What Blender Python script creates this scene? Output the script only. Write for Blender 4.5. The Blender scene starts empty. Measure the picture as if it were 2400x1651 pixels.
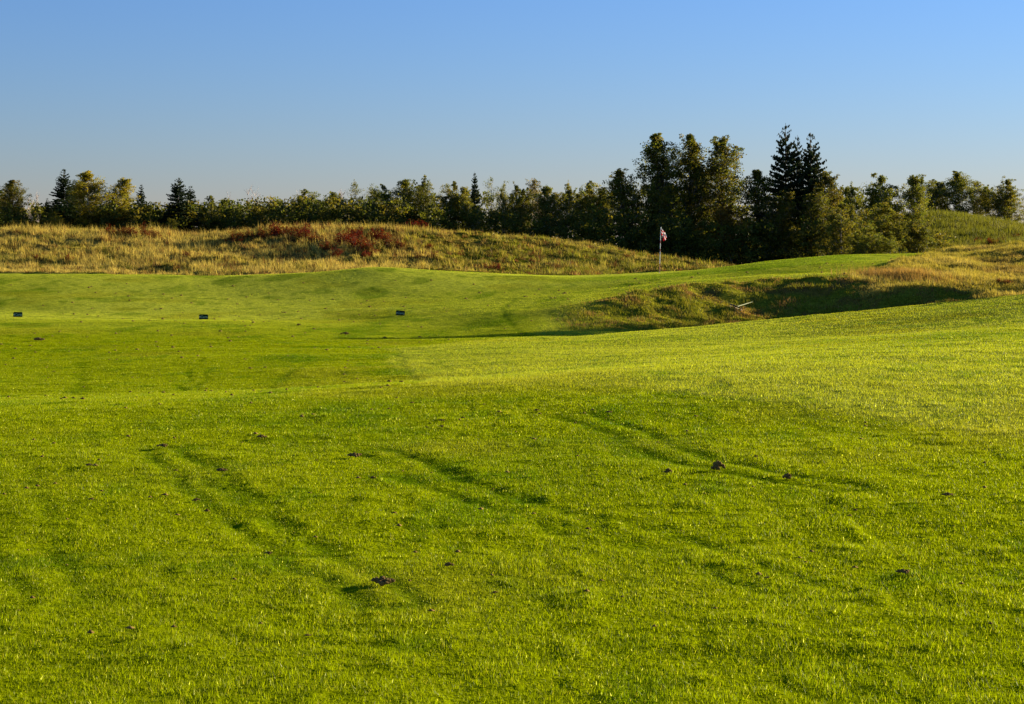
import bpy, math, random
import numpy as np
from mathutils import Vector, Matrix

random.seed(7)
RNG = np.random.default_rng(11)
S = bpy.context.scene
COL = S.collection

# ------------------------------------------------------------------ camera
CAM_H = 1.6
FPX = 4000.0          # focal length in photo pixels (photo 2400 x 1651)
HOR = 580.0           # photo row of the horizon
cam_d = bpy.data.cameras.new('camera')
cam = bpy.data.objects.new('camera', cam_d)
COL.objects.link(cam)
cam_d.sensor_width = 36.0
cam_d.lens = 36.0 * FPX / 2400.0
cam_d.shift_y = -(825.5 - HOR) / 2400.0
cam_d.clip_end = 8000
cam.location = (0, 0, CAM_H)
cam.rotation_euler = (math.radians(90), 0, 0)
S.camera = cam

# ------------------------------------------------------------------ light
SUN_EL = math.radians(12)
SUN_AZ = math.radians(59)         # clockwise from straight ahead (+Y) towards the right
world = bpy.data.worlds.new("World")
S.world = world
world.use_nodes = True
nt = world.node_tree
bg = nt.nodes['Background']
sky = nt.nodes.new('ShaderNodeTexSky')
sky.sky_type = 'NISHITA'
sky.sun_disc = False
sky.sun_elevation = SUN_EL
sky.sun_rotation = SUN_AZ
sky.altitude = 700
sky.air_density = 1.5
sky.dust_density = 0.0
sky.ozone_density = 6.5
wb = nt.nodes.new('ShaderNodeMixRGB'); wb.blend_type = 'MULTIPLY'; wb.inputs[0].default_value = 1
wb.inputs[2].default_value = (1.03, 0.98, 1.34, 1)      # camera white balance
nt.links.new(sky.outputs[0], wb.inputs[1]); nt.links.new(wb.outputs[0], bg.inputs[0])
bg.inputs[1].default_value = 0.05
sun_d = bpy.data.lights.new('sun', 'SUN')
sun_d.energy = 5.0
sun_d.angle = math.radians(0.5)
sun_d.color = (1.0, 0.86, 0.62)
sun = bpy.data.objects.new('sun', sun_d)
COL.objects.link(sun)
sdir = Vector((math.sin(SUN_AZ) * math.cos(SUN_EL), math.cos(SUN_AZ) * math.cos(SUN_EL), math.sin(SUN_EL)))
sun.rotation_euler = sdir.to_track_quat('Z', 'Y').to_euler()
sun.location = (60, 40, 30)
S.view_settings.view_transform = 'Standard'
S.view_settings.look = 'None'
S.view_settings.gamma = 1.0
S.view_settings.exposure = 1.6
S.cycles.max_bounces = 6
S.cycles.diffuse_bounces = 2
S.cycles.glossy_bounces = 1
S.cycles.transmission_bounces = 3
S.cycles.transparent_max_bounces = 4

# ------------------------------------------------------------------ helpers
def tag(o, label=None, cat=None, group=None, kind=None):
    if label: o['label'] = label
    if cat: o['category'] = cat
    if group: o['group'] = group
    if kind: o['kind'] = kind
    return o

def empty(name, loc, rz=0.0):
    o = bpy.data.objects.new(name, None)
    COL.objects.link(o)
    o.location = loc
    o.rotation_euler = (0, 0, rz)
    o.empty_display_size = 0.2
    return o

def mesh_np(name, verts, faces, mat=None, colors=None, smooth=False, mat_index=None):
    """verts (N,3); faces (M,k) all the same size"""
    verts = np.asarray(verts, dtype=np.float32)
    faces = np.asarray(faces, dtype=np.int32)
    me = bpy.data.meshes.new(name)
    k = faces.shape[1]
    me.vertices.add(len(verts))
    me.vertices.foreach_set('co', verts.ravel())
    me.loops.add(faces.size)
    me.loops.foreach_set('vertex_index', faces.ravel())
    me.polygons.add(len(faces))
    me.polygons.foreach_set('loop_start', np.arange(0, faces.size, k, dtype=np.int32))
    if smooth:
        me.polygons.foreach_set('use_smooth', np.ones(len(faces), dtype=bool))
    mats = mat if isinstance(mat, (list, tuple)) else ([mat] if mat else [])
    for m in mats: me.materials.append(m)
    if mat_index is not None:
        me.polygons.foreach_set('material_index', np.asarray(mat_index, dtype=np.int32))
    if colors is not None:
        c = np.ones((len(verts), 4), dtype=np.float32)
        c[:, :3] = colors
        at = me.color_attributes.new('tint', 'FLOAT_COLOR', 'POINT')
        at.data.foreach_set('color', c.ravel())
    me.update(calc_edges=True)
    return me

def obj(name, me, parent=None, loc=(0, 0, 0)):
    o = bpy.data.objects.new(name, me)
    COL.objects.link(o)
    o.location = loc
    if parent: o.parent = parent
    return o

def _hash(ix, iy, seed):
    h = (ix.astype(np.int64) * 374761393 + iy.astype(np.int64) * 668265263 + seed * 974711) & 0xffffffff
    h = ((h ^ (h >> 13)) * 1274126177) & 0xffffffff
    h = h ^ (h >> 16)
    return (h & 0xffffff).astype(np.float64) / float(0xffffff)

def vnoise(x, y, seed=0):
    ix = np.floor(x); iy = np.floor(y)
    fx = x - ix; fy = y - iy
    fx = fx * fx * fx * (fx * (fx * 6 - 15) + 10); fy = fy * fy * fy * (fy * (fy * 6 - 15) + 10)
    a = _hash(ix, iy, seed); b = _hash(ix + 1, iy, seed)
    c = _hash(ix, iy + 1, seed); d = _hash(ix + 1, iy + 1, seed)
    return (a + (b - a) * fx) * (1 - fy) + (c + (d - c) * fx) * fy      # 0..1

def fbm(x, y, seed=0, octv=3):
    s = 0; a = 1.0; t = 0
    for i in range(octv):
        s = s + a * (vnoise(x * 2 ** i + 17.3 * i, y * 2 ** i - 9.1 * i, seed + i) - .5)
        t += a; a *= .5
    return s / t * 2                                             # about -1..1

def sstep(a, b, v):
    t = np.clip((v - a) / (b - a), 0, 1)
    return t * t * (3 - 2 * t)

# ------------------------------------------------------------------ terrain
# each contour: (bearing column, sight row, metres away) along the lie of the land
LN = [
 [(0,1760,5.42,),(2400,1760,5.42)],
 [(0,1225,10),(1200,1220,10),(2400,1190,10)],
 [(0,990,16),(600,955,17.5),(1000,918,19),(1400,884,20),(1800,860,21),(2400,838,22)],
 [(0,920,26),(600,904,26.5),(1000,880,27),(1400,858,27),(1800,828,27),(2400,798,27)],
 [(0,836,37),(600,827,37),(1000,818,38),(1400,808,38),(1800,788,38),(2400,757,36)],
 [(0,772,48),(600,782,48),(1000,788,49),(1400,783,49),(1600,771,48),(1800,752,47),(2000,733,46),(2200,713,45),(2400,690,44),(2700,660,43)],
 [(0,752,55),(600,758,55),(1000,762,54),(1200,770,51.5),(1450,778,51),(1600,786,51),(1800,792,51),(2000,788,50.5),(2200,768,49.5),(2400,738,48.5),(2700,700,47)],
 [(0,741,60),(600,747,60),(1000,750,56),(1200,752,53.4),(1400,757,53.2),(1600,762,54.6),(1800,760,56),(2000,756,56),(2200,743,54),(2400,728,53),(2700,690,52)],
 [(0,735,63),(600,735,63),(1000,737,58.5),(1100,734,57.2),(1250,725,56),(1400,703,56.8),(1600,671,60),(1750,657,62),(1850,653,62.2),(2000,650,61.6),(2200,676,59),(2330,697,57.5),(2400,703,57),(2700,660,56)],
 [(0,692,70),(600,700,70),(1000,694,70),(1200,692,70),(1400,680,70),(1600,660,69),(1800,645,68),(2000,634,67),(2200,630,67),(2400,640,67),(2700,610,67)],
 [(0,645,80),(300,647,80),(500,648,80),(750,638,79),(880,625,79),(1000,634,79),(1150,643,79),(1350,652,78),(1550,643,78),(1700,626,80),(1800,612,81),(1960,598,82),(2140,596,82),(2300,587,80),(2400,576,79),(2700,550,79)],
 [(0,638,85),(300,641,85),(500,643,85),(750,640,85),(880,640,84),(1000,640,85),(1180,642,86),(1350,646,86),(1550,637,86),(1640,633,86),(1750,634,87),(1960,628,88),(2140,620,88),(2400,600,87),(2700,590,87)],
 [(0,628,89),(600,630,89),(880,630,89),(1200,632,90),(1500,629,91),(1700,640,93),(2000,645,94),(2400,625,93),(2700,600,93)],
 [(0,585,96),(300,590,96),(600,590,96),(850,580,96),(1050,592,96),(1250,598,97),(1400,602,97),(1550,618,97),(1700,640,99),(2000,645,100),(2400,620,100)],
 [(0,540,105),(100,546,105),(300,554,105),(450,557,105),(600,547,105),(800,532,105),(950,540,105),(1050,550,105),(1250,556,105),(1350,570,104),(1480,590,104),(1620,618,103),(1700,632,103),(1800,638,105),(2000,638,108),(2400,612,110)],
 [(0,556,122),(800,552,122),(1400,600,120),(1700,630,118),(2000,628,122),(2150,600,124),(2250,584,124),(2400,572,124)],
 [(0,566,150),(1400,585,150),(1900,585,150),(2020,548,150),(2100,520,150),(2181,503,150),(2257,513,150),(2364,530,150),(2400,538,150),(2500,560,150)],
 [(0,574,185),(1400,582,185),(2400,575,185)],
 [(0,582,500),(2400,582,500)],
 [(0,581,3600),(2400,581,3600)],
]
PXG = np.arange(-2400, 4801, 10.0)
def _smooth(a, sig):
    k = np.arange(-12, 13); w = np.exp(-(k * 10.0) ** 2 / (2 * sig * sig)); w /= w.sum()
    return np.convolve(np.pad(a, 12, mode='edge'), w, mode='valid')
DK, ZK = [], []
for ln in LN:
    p = [q[0] for q in ln]; r = [q[1] for q in ln]; d = [q[2] for q in ln]
    R = _smooth(np.interp(PXG, p, r), 32); D = _smooth(np.interp(PXG, p, d), 45)
    DK.append(D); ZK.append(CAM_H - D * (R - HOR) / FPX)
DK = np.array(DK); ZK = np.array(ZK)
SL = (ZK[1:] - ZK[:-1]) / (DK[1:] - DK[:-1])
TG = np.zeros_like(ZK)
hh = DK[1:] - DK[:-1]
same = SL[1:] * SL[:-1] > 0
w1 = 2 * hh[1:] + hh[:-1]; w2 = hh[1:] + 2 * hh[:-1]
with np.errstate(divide='ignore', invalid='ignore'):
    TG[1:-1] = np.where(same, (w1 + w2) / (w1 / SL[:-1] + w2 / SL[1:]), 0.0)
K = len(LN)

def px_of(x, y): return 1200 + FPX * x / np.maximum(y, 5.0)

def _at(A, px):                       # A (K,P) sampled at px -> (K,N)
    f = np.clip((px - PXG[0]) / 10.0, 0, len(PXG) - 1.001)
    i = f.astype(int); t = f - i
    return A[:, i] * (1 - t) + A[:, i + 1] * t

def depth_line(k, px):
    return _at(DK[k:k + 1], px)[0]

# shallow wheel furrows pressed into the turf: polylines of (bearing, sight row)
FUR = [([(380,1050),(470,1110),(600,1200),(740,1290)], .35, .035),
       ([(500,1120),(640,1200),(800,1290)], .22, .03),
       ([(1340,985),(1480,1040),(1640,1098),(1790,1132),(1960,1165)], .32, .04),
       ([(900,1060),(1060,1140),(1210,1195),(1330,1245)], .35, .03),
       ([(1560,940),(1750,975),(1900,1015),(2080,1048)], .3, .010),
       ([(20,1100),(60,1250),(150,1400)], .4, .014),
       ([(560,1033),(700,1020),(860,1012),(960,996)], .16, .03),
       ([(740,1290),(800,1345),(880,1410)], .3, .02),
       ([(1060,1140),(1200,1160),(1400,1240)], .2, .02),
       ([(1280,1210),(1480,1260),(1650,1320),(1900,1400)], .3, .02)]
FUR_XY = []
for pl, w, dep in FUR:
    pts = []
    for (a, b) in pl:
        d = 6400.0 / (b - HOR) if b > 900 else 30
        pts.append(((a - 1200) / FPX * d, d))
    FUR_XY.append((pts, w, dep))
for pl, w, dep in [([(425,24.5),(430,28),(446,31),(470,34)], .13, .02), ([(455,24.5),(470,28),(490,31)], .10, .015), ([(180,24),(186,30),(195,34)], .3, .02),
                   ([(640,25),(655,28),(700,31),(740,33)], .2, .02), ([(935,38),(948,31),(975,26),(985,23)], .16, .02),
                   ([(1215,67),(1185,61),(1180,57),(1200,52.5),(1240,48),(1290,43)], .24, .03)]:
    FUR_XY.append(([((a - 1200) / FPX * d, d) for a, d in pl], w, dep))
def seg_dist(x, y, pts):
    best = np.full(x.shape, 1e9)
    for (ax, ay), (bx, by) in zip(pts[:-1], pts[1:]):
        dx, dy = bx - ax, by - ay
        t = np.clip(((x - ax) * dx + (y - ay) * dy) / (dx * dx + dy * dy), 0, 1)
        best = np.minimum(best, np.hypot(x - ax - t * dx, y - ay - t * dy))
    return best
def track(x, y):
    """0..1 where wheels have pressed the turf"""
    out = np.zeros(x.shape)
    m = (y > 5) & (y < 70)
    xs = x[m] + .15 * fbm(x[m] * .9, y[m] * .9, 61, 3); ys = y[m]
    s = np.zeros_like(xs)
    for pts, w, dep in FUR_XY:
        dd = seg_dist(xs, ys, pts)
        if w >= .28 and pts[0][1] < 22: dd = np.abs(dd - .15); w = .17          # a pair of ruts
        s = np.maximum(s, min(1, dep / .025) * np.exp(-(dd / (w * .6)) ** 2 * 1.6))
    s = s * (.28 + 1.1 * vnoise(xs * 2.2, ys * 2.2, 62)) 
    out[m] = np.clip(s, 0, 1)
    return out
def furrow(x, y): return -.011 * track(x, y)

def zones(x, y):
    """rough 0..1 tall meadow, green 0..1 putting surface, bowl 0..1 scruffy hollow, semi 0..1 longer paler cut"""
    px = px_of(x, y)
    n = fbm(x * .5, y * .5, 5, 3)
    d10 = depth_line(10, px)
    edge = d10 + 2.2 + n * .8
    onleft = np.where(px < 900, 1.0, 0.0)
    edge = edge + np.clip((px - 820) / 200, 0, 1) * 5.0
    rough = sstep(-.4, .4, y - edge)
    # dry knoll at the right
    lim = 1990 + (y - 61) * 9.5 + n * 60
    kn = sstep(0, 90, px - lim) * sstep(58.0, 61.0, y + np.clip((2300 - px) / 120, -3, 3)*0.4)
    kn = kn * (y > 54)
    kn = np.maximum(kn, sstep(2240, 2330, px) * sstep(53.5, 56, y))
    rough = np.maximum(rough, kn)
    green = sstep(78.4, 78.9, y + np.abs(px - 1380) * .0015) * sstep(1150, 1200, px) * (1 - sstep(1620, 1690, px)) * (1 - rough)
    d6 = depth_line(6, px); d8 = depth_line(8, px)
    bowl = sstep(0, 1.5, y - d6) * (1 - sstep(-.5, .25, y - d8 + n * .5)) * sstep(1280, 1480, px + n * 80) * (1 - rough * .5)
    # paler longer cut to the right of the mown fairway
    edge_px = np.interp(y, [0, 12, 13.5, 16, 18.5, 20, 26, 38, 48, 60], [9999, 2900, 2300, 1850, 1500, 1000, 960, 900, 1250, 1300])
    semi = sstep(-22, 24, px - edge_px + n * 40) * (y < 60)
    return rough, green, bowl, semi

def H(x, y):
    x = np.asarray(x, dtype=np.float64); y = np.asarray(y, dtype=np.float64)
    px = px_of(x, y)
    D = _at(DK, px); Z = _at(ZK, px); T = _at(TG, px)
    yy = np.clip(y, D[0], D[-1] - 1)
    k = np.zeros(x.shape, dtype=int)
    for j in range(1, K - 1): k += (yy >= D[j]).astype(int)
    idx = np.arange(len(x))
    d0, d1 = D[k, idx], D[k + 1, idx]
    h = d1 - d0; t = (yy - d0) / h
    z = (2*t**3 - 3*t**2 + 1) * Z[k, idx] + (t**3 - 2*t**2 + t) * h * T[k, idx] + (-2*t**3 + 3*t**2) * Z[k + 1, idx] + (t**3 - t**2) * h * T[k + 1, idx]
    z = z * sstep(-3, 5.5, y)
    rough, green, bowl, semi = zones(x, y)
    sm = 1 - green
    near = np.clip(y / 20, .25, 1.3)
    z = z + sm * (1 - rough) * (1 - bowl) * .075 * fbm(x * .10, y * .12, 20, 2) * sstep(20, 30, y) * (1 - sstep(70, 78, y))
    z = z + sm * near * .035 * fbm(x * .22, y * .22, 21, 2)
    z = z + sm * (1 - rough) * (.012 * fbm(x * 1.1, y * 1.1, 22, 2) + .010 * sstep(.62, .95, vnoise(x * 3.3, y * 2.2, 26)) + .009 * sstep(.68, .9, vnoise(x * 8.5, y * 9.5, 27)) * (y < 18) * (y < 40))
    z = z + rough * (.30 * fbm(x * .40, y * .5, 23, 3) + .05 * fbm(x * 2, y * 2, 24, 2)) * (y < 200)
    z = z + bowl * (.18 * fbm(x * 1.2, y * 1.6, 25, 3))
    z = z + furrow(x, y)
    return z

def h1(x, y): return float(H(np.array([x]), np.array([y]))[0])

def on_ground(px, row, dmin=5.6, dmax=160):
    """where the line of sight (bearing, row) meets the land"""
    d = np.geomspace(dmin, dmax, 6000)
    x = (px - 1200) / FPX * d
    g = H(x, d)
    ray = CAM_H - d * (row - HOR) / FPX
    hit = np.nonzero(g >= ray)[0]
    i = hit[0] if len(hit) else int(np.argmin(np.abs(g - ray)))
    return float(x[i]), float(d[i]), float(g[i])

# ------------------------------------------------------------------ materials
def new_mat(name):
    m = bpy.data.materials.new(name); m.use_nodes = True
    n = m.node_tree.nodes; n.clear()
    return m, n, m.node_tree.links

def leaf_mat(name, transl=0.45, rough=0.5, spec=0.35, gain=1.0, tgain=(1.15, 1.1, .55)):
    m, n, l = new_mat(name)
    out = n.new('ShaderNodeOutputMaterial')
    at = n.new('ShaderNodeAttribute'); at.attribute_name = 'tint'
    info = n.new('ShaderNodeObjectInfo')
    mul = n.new('ShaderNodeMixRGB'); mul.blend_type = 'MULTIPLY'; mul.inputs[0].default_value = 1
    l.new(at.outputs['Color'], mul.inputs[1]); l.new(info.outputs['Color'], mul.inputs[2])
    p = n.new('ShaderNodeBsdfPrincipled')
    p.inputs['Roughness'].default_value = rough
    p.inputs['Specular IOR Level'].default_value = spec
    l.new(mul.outputs[0], p.inputs['Base Color'])
    t = n.new('ShaderNodeBsdfTranslucent')
    tm = n.new('ShaderNodeMixRGB'); tm.blend_type = 'MULTIPLY'; tm.inputs[0].default_value = 1
    tm.inputs[2].default_value = (*tgain, 1)
    l.new(mul.outputs[0], tm.inputs[1]); l.new(tm.outputs[0], t.inputs[0])
    mx = n.new('ShaderNodeMixShader'); mx.inputs[0].default_value = transl
    l.new(p.outputs[0], mx.inputs[1]); l.new(t.outputs[0], mx.inputs[2]); l.new(mx.outputs[0], out.inputs[0])
    return m

def noise_mat(name, c1, c2, scale=8, rough=.8, bump=.3, spec=.3):
    m, n, l = new_mat(name)
    out = n.new('ShaderNodeOutputMaterial'); p = n.new('ShaderNodeBsdfPrincipled')
    tc = n.new('ShaderNodeTexCoord'); nz = n.new('ShaderNodeTexNoise')
    nz.inputs['Scale'].default_value = scale; nz.inputs['Detail'].default_value = 5
    l.new(tc.outputs['Object'], nz.inputs['Vector'])
    cr = n.new('ShaderNodeValToRGB')
    cr.color_ramp.elements[0].color = (*c1, 1); cr.color_ramp.elements[1].color = (*c2, 1)
    cr.color_ramp.elements[0].position = .35; cr.color_ramp.elements[1].position = .65
    l.new(nz.outputs[0], cr.inputs[0]); l.new(cr.outputs[0], p.inputs['Base Color'])
    p.inputs['Roughness'].default_value = rough; p.inputs['Specular IOR Level'].default_value = spec
    b = n.new('ShaderNodeBump'); b.inputs['Strength'].default_value = bump
    l.new(nz.outputs[0], b.inputs['Height']); l.new(b.outputs[0], p.inputs['Normal'])
    l.new(p.outputs[0], out.inputs[0])
    return m

M_GRASS = leaf_mat('turf_blades', .5, .5, .05, tgain=(1.15, 1.15, .3))
M_TALL = leaf_mat('meadow_blades', .42, .7, .06, tgain=(1.1, 1.05, .8))
M_LEAF = leaf_mat('aspen_leaves', .48, .6, .10, tgain=(1.3, 1.22, .6))
M_NEEDLE = leaf_mat('spruce_needles', .15, .7, .08)
M_RED = leaf_mat('red_shrub_leaves', .4, .7, .04, tgain=(1.2, .8, .5))
M_BARK = noise_mat('grey_bark', (.10, .085, .065), (.30, .27, .21), 9, .85)
M_PALE = noise_mat('pale_bark', (.30, .27, .21), (.52, .48, .40), 6, .8)
M_DARKBARK = noise_mat('spruce_bark', (.05, .035, .025), (.11, .08, .055), 12, .9)
M_TWIG = noise_mat('dead_twig', (.30, .25, .22), (.50, .43, .38), 10, .8)
M_SOIL = noise_mat('dark_soil', (.08, .050, .014), (.24, .155, .050), 30, 1.0, .6, .03)

def ground_mat():
    m, n, l = new_mat('turf_ground')
    out = n.new('ShaderNodeOutputMaterial'); p = n.new('ShaderNodeBsdfPrincipled')
    at = n.new('ShaderNodeAttribute'); at.attribute_name = 'tint'
    geo = n.new('ShaderNodeNewGeometry')
    nz = n.new('ShaderNodeTexNoise'); nz.inputs['Scale'].default_value = 6; nz.inputs['Detail'].default_value = 8
    l.new(geo.outputs['Position'], nz.inputs['Vector'])
    cr = n.new('ShaderNodeValToRGB')
    cr.color_ramp.elements[0].color = (.55, .6, .5, 1); cr.color_ramp.elements[1].color = (1.3, 1.25, 1.1, 1)
    cr.color_ramp.elements[0].position = .3; cr.color_ramp.elements[1].position = .7
    l.new(nz.outputs[0], cr.inputs[0])
    mul = n.new('ShaderNodeMixRGB'); mul.blend_type = 'MULTIPLY'; mul.inputs[0].default_value = 1
    l.new(at.outputs['Color'], mul.inputs[1]); l.new(cr.outputs[0], mul.inputs[2])
    l.new(mul.outputs[0], p.inputs['Base Color'])
    p.inputs['Roughness'].default_value = 1; p.inputs['Specular IOR Level'].default_value = 0
    n2 = n.new('ShaderNodeTexNoise'); n2.inputs['Scale'].default_value = 30; n2.inputs['Detail'].default_value = 4
    l.new(geo.outputs['Position'], n2.inputs['Vector'])
    b = n.new('ShaderNodeBump'); b.inputs['Strength'].default_value = .5; b.inputs['Distance'].default_value = .03
    l.new(n2.outputs[0], b.inputs['Height']); l.new(b.outputs[0], p.inputs['Normal'])
    l.new(p.outputs[0], out.inputs[0])
    return m
M_GROUND = ground_mat()

# turf colours (colours of the grass, by place)
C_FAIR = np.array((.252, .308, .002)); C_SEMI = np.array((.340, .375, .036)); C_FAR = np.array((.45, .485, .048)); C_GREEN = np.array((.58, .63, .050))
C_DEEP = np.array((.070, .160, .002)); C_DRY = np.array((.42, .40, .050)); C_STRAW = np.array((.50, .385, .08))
C_BOWL = np.array((.19, .185, .014)); C_OLIVE = np.array((.25, .25, .012)); C_BROWN = np.array((.20, .105, .035)); C_RUST = np.array((.19, .045, .018))  # C_BOWL: olive-brown weeds, darkened in colour to deepen the hollow's shade

def lerp(a, b, t): return a + (b - a) * np.asarray(t)[:, None]

def turf_colour(x, y):
    rough, green, bowl, semi = zones(x, y)
    px = px_of(x, y)
    N = len(x)
    c = np.tile(C_FAIR, (N, 1))
    c = lerp(c, C_SEMI, semi)
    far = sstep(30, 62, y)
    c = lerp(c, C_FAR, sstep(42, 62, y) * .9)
    band = sstep(-.25, .35, fbm(x * .09 + 3, y * .13, 36, 2)) * sstep(17, 30, y)
    c = lerp(c, C_FAIR * .85, band * .38 * (1 - semi * .3))
    # darker lusher patches
    lush = sstep(.10, .5, fbm(x * .7, y * .35, 31, 3)) * (1 - semi * .6)
    c = lerp(c, C_DEEP, lush * .5 * (.45 + .55 * sstep(12, 22, y)))
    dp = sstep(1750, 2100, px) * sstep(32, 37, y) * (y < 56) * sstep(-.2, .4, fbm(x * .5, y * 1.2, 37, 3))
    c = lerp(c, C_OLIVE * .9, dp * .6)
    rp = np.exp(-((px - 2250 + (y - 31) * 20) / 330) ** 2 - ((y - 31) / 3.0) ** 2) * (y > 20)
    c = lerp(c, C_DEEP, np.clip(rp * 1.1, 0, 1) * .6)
    lush2 = sstep(.25, .6, fbm(x * 2.2, y * 1.6, 32, 2))
    c = lerp(c, C_DEEP, lush2 * .45)
    dry = sstep(.15, .6, fbm(x * .35 + 4, y * .3, 33, 3))
    c = lerp(c, C_OLIVE * 1.1, dry * .5)
    c = lerp(c, C_GREEN, green)
    collar = sstep(1150, 1500, px) * sstep(73.5, 75, y + .004 * (px - 1500)) * (1 - green) * (1 - rough) * (1 - sstep(1960, 2080, px))
    c = lerp(c, np.array((.17, .29, .004)), collar * .6)
    # worn dry lip on the left of the hollow
    d8 = depth_line(8, px)
    lip = np.exp(-((y - d8 + .8) / 1.3) ** 2) * sstep(1180, 1300, px) * (1 - sstep(1480, 1650, px))
    c = lerp(c, C_DRY * .75, lip * .35)
    fur = track(x, y)
    c = lerp(c, C_DEEP * .9, fur * .50)
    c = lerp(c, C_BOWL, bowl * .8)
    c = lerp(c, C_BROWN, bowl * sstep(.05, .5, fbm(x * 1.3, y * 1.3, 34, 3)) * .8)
    return c, rough, green, bowl, semi

def meadow_colour(x, y):
    px = px_of(x, y)
    N = len(x)
    straw = np.tile(C_STRAW, (N, 1)); ol = np.tile(np.array((.30, .26, .018)), (N, 1))
    leftness = 1 - sstep(700, 1150, px + 120 * fbm(x * .2, y * .2, 41, 2))
    knoll = sstep(1950, 2050, px) * (y < 95)
    t = np.clip(leftness * .75 + knoll * .36 + .10, 0, 1)
    t = np.clip(t + .7 * fbm(x * .4, y * .35, 42, 3), 0, 1)
    ol = lerp(ol, np.array((.21, .22, .012)), sstep(850, 1250, px) * (y > 80) * .8)
    c = ol + (straw - ol) * t[:, None]
    c = lerp(c, C_BROWN, sstep(.12, .5, fbm(x * .6, y * .6, 43, 3)) * .55)
    bank = np.exp(-((px - 790) / 230) ** 2) * sstep(94, 99, y) * (y < 112) + .5 * np.exp(-((px - 310) / 110) ** 2) * sstep(100, 103, y) * (y < 112)
    c = lerp(c, np.array((.14, .040, .012)), np.clip(bank * sstep(-.15, .3, fbm(x * .55, y * .4, 46, 3)) * 1.1, 0, .85))
    c = lerp(c, np.array((.13, .15, .012)), sstep(.1, .5, fbm(x * .8 + 9, y * .5, 45, 3)) * .6 * (1 - knoll * .6))
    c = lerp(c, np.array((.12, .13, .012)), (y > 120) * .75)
    return c

# ------------------------------------------------------------------ the ground sheet
def build_ground():
    ts = np.concatenate([-np.geomspace(1.6, .42, 22), np.linspace(-.41, .41, 470), np.geomspace(.42, 1.6, 22)])
    ys = np.concatenate([np.linspace(-14, 4.6, 14), np.geomspace(5, 26, 170), np.geomspace(26.15, 64, 200), np.linspace(64.2, 112, 210), np.geomspace(112.6, 190, 70), np.geomspace(196, 3500, 34)])
    T, Y = np.meshgrid(ts, ys)
    X = T * (np.maximum(Y, 0) + np.where(Y < 12, (12 - np.maximum(Y, 0)) * .6, 0))
    x = X.ravel(); y = Y.ravel()
    z = H(x, y)
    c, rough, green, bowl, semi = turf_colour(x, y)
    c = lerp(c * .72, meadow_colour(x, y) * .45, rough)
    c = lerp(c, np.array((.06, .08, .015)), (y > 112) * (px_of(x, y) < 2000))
    ny, nx = Y.shape
    i = np.arange(ny * nx).reshape(ny, nx)
    f = np.stack([i[:-1, :-1], i[:-1, 1:], i[1:, 1:], i[1:, :-1]], -1).reshape(-1, 4)
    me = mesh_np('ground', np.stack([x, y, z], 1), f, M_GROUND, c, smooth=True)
    tag(obj('ground', me), kind='structure')
build_ground()

# ------------------------------------------------------------------ grass
def blade_mesh(name, x, y, hgt, wid, col, mat, lean=.35, bias=(0, 0), two=False, sink=.004, z=None):
    N = len(x)
    if z is None: z = H(x, y)
    z = z - sink
    yaw = RNG.uniform(0, 2 * np.pi, N)
    dx, dy = np.cos(yaw) * wid / 2, np.sin(yaw) * wid / 2
    la = RNG.uniform(0, 2 * np.pi, N); lm = np.abs(RNG.normal(0, lean, N)) * hgt
    lx, ly = np.cos(la) * lm + bias[0] * hgt, np.sin(la) * lm + bias[1] * hgt
    if not two:
        v = np.empty((N, 3, 3), dtype=np.float32)
        v[:, 0] = np.stack([x - dx, y - dy, z], 1)
        v[:, 1] = np.stack([x + dx, y + dy, z], 1)
        v[:, 2] = np.stack([x + lx, y + ly, z + hgt], 1)
        f = np.arange(N * 3).reshape(N, 3)
        cc = np.repeat(col, 3, axis=0).reshape(N, 3, 3)
        cc[:, :2] *= .85
        return mesh_np(name, v.reshape(-1, 3), f, mat, cc.reshape(-1, 3))
    v = np.empty((N, 5, 3), dtype=np.float32)
    v[:, 0] = np.stack([x - dx, y - dy, z], 1)
    v[:, 1] = np.stack([x + dx, y + dy, z], 1)
    v[:, 2] = np.stack([x + lx * .35 + dx * .8, y + ly * .35 + dy * .8, z + hgt * .6], 1)
    v[:, 3] = np.stack([x + lx * .35 - dx * .8, y + ly * .35 - dy * .8, z + hgt * .6], 1)
    v[:, 4] = np.stack([x + lx, y + ly, z + hgt * .95], 1)
    b = np.arange(N)[:, None] * 5
    f = np.concatenate([b + np.array([[0, 1, 2]]), b + np.array([[0, 2, 3]]), b + np.array([[3, 2, 4]])], 0)
    cc = np.repeat(col, 5, axis=0)
    return mesh_np(name, v.reshape(-1, 3), f, mat, cc)

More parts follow.
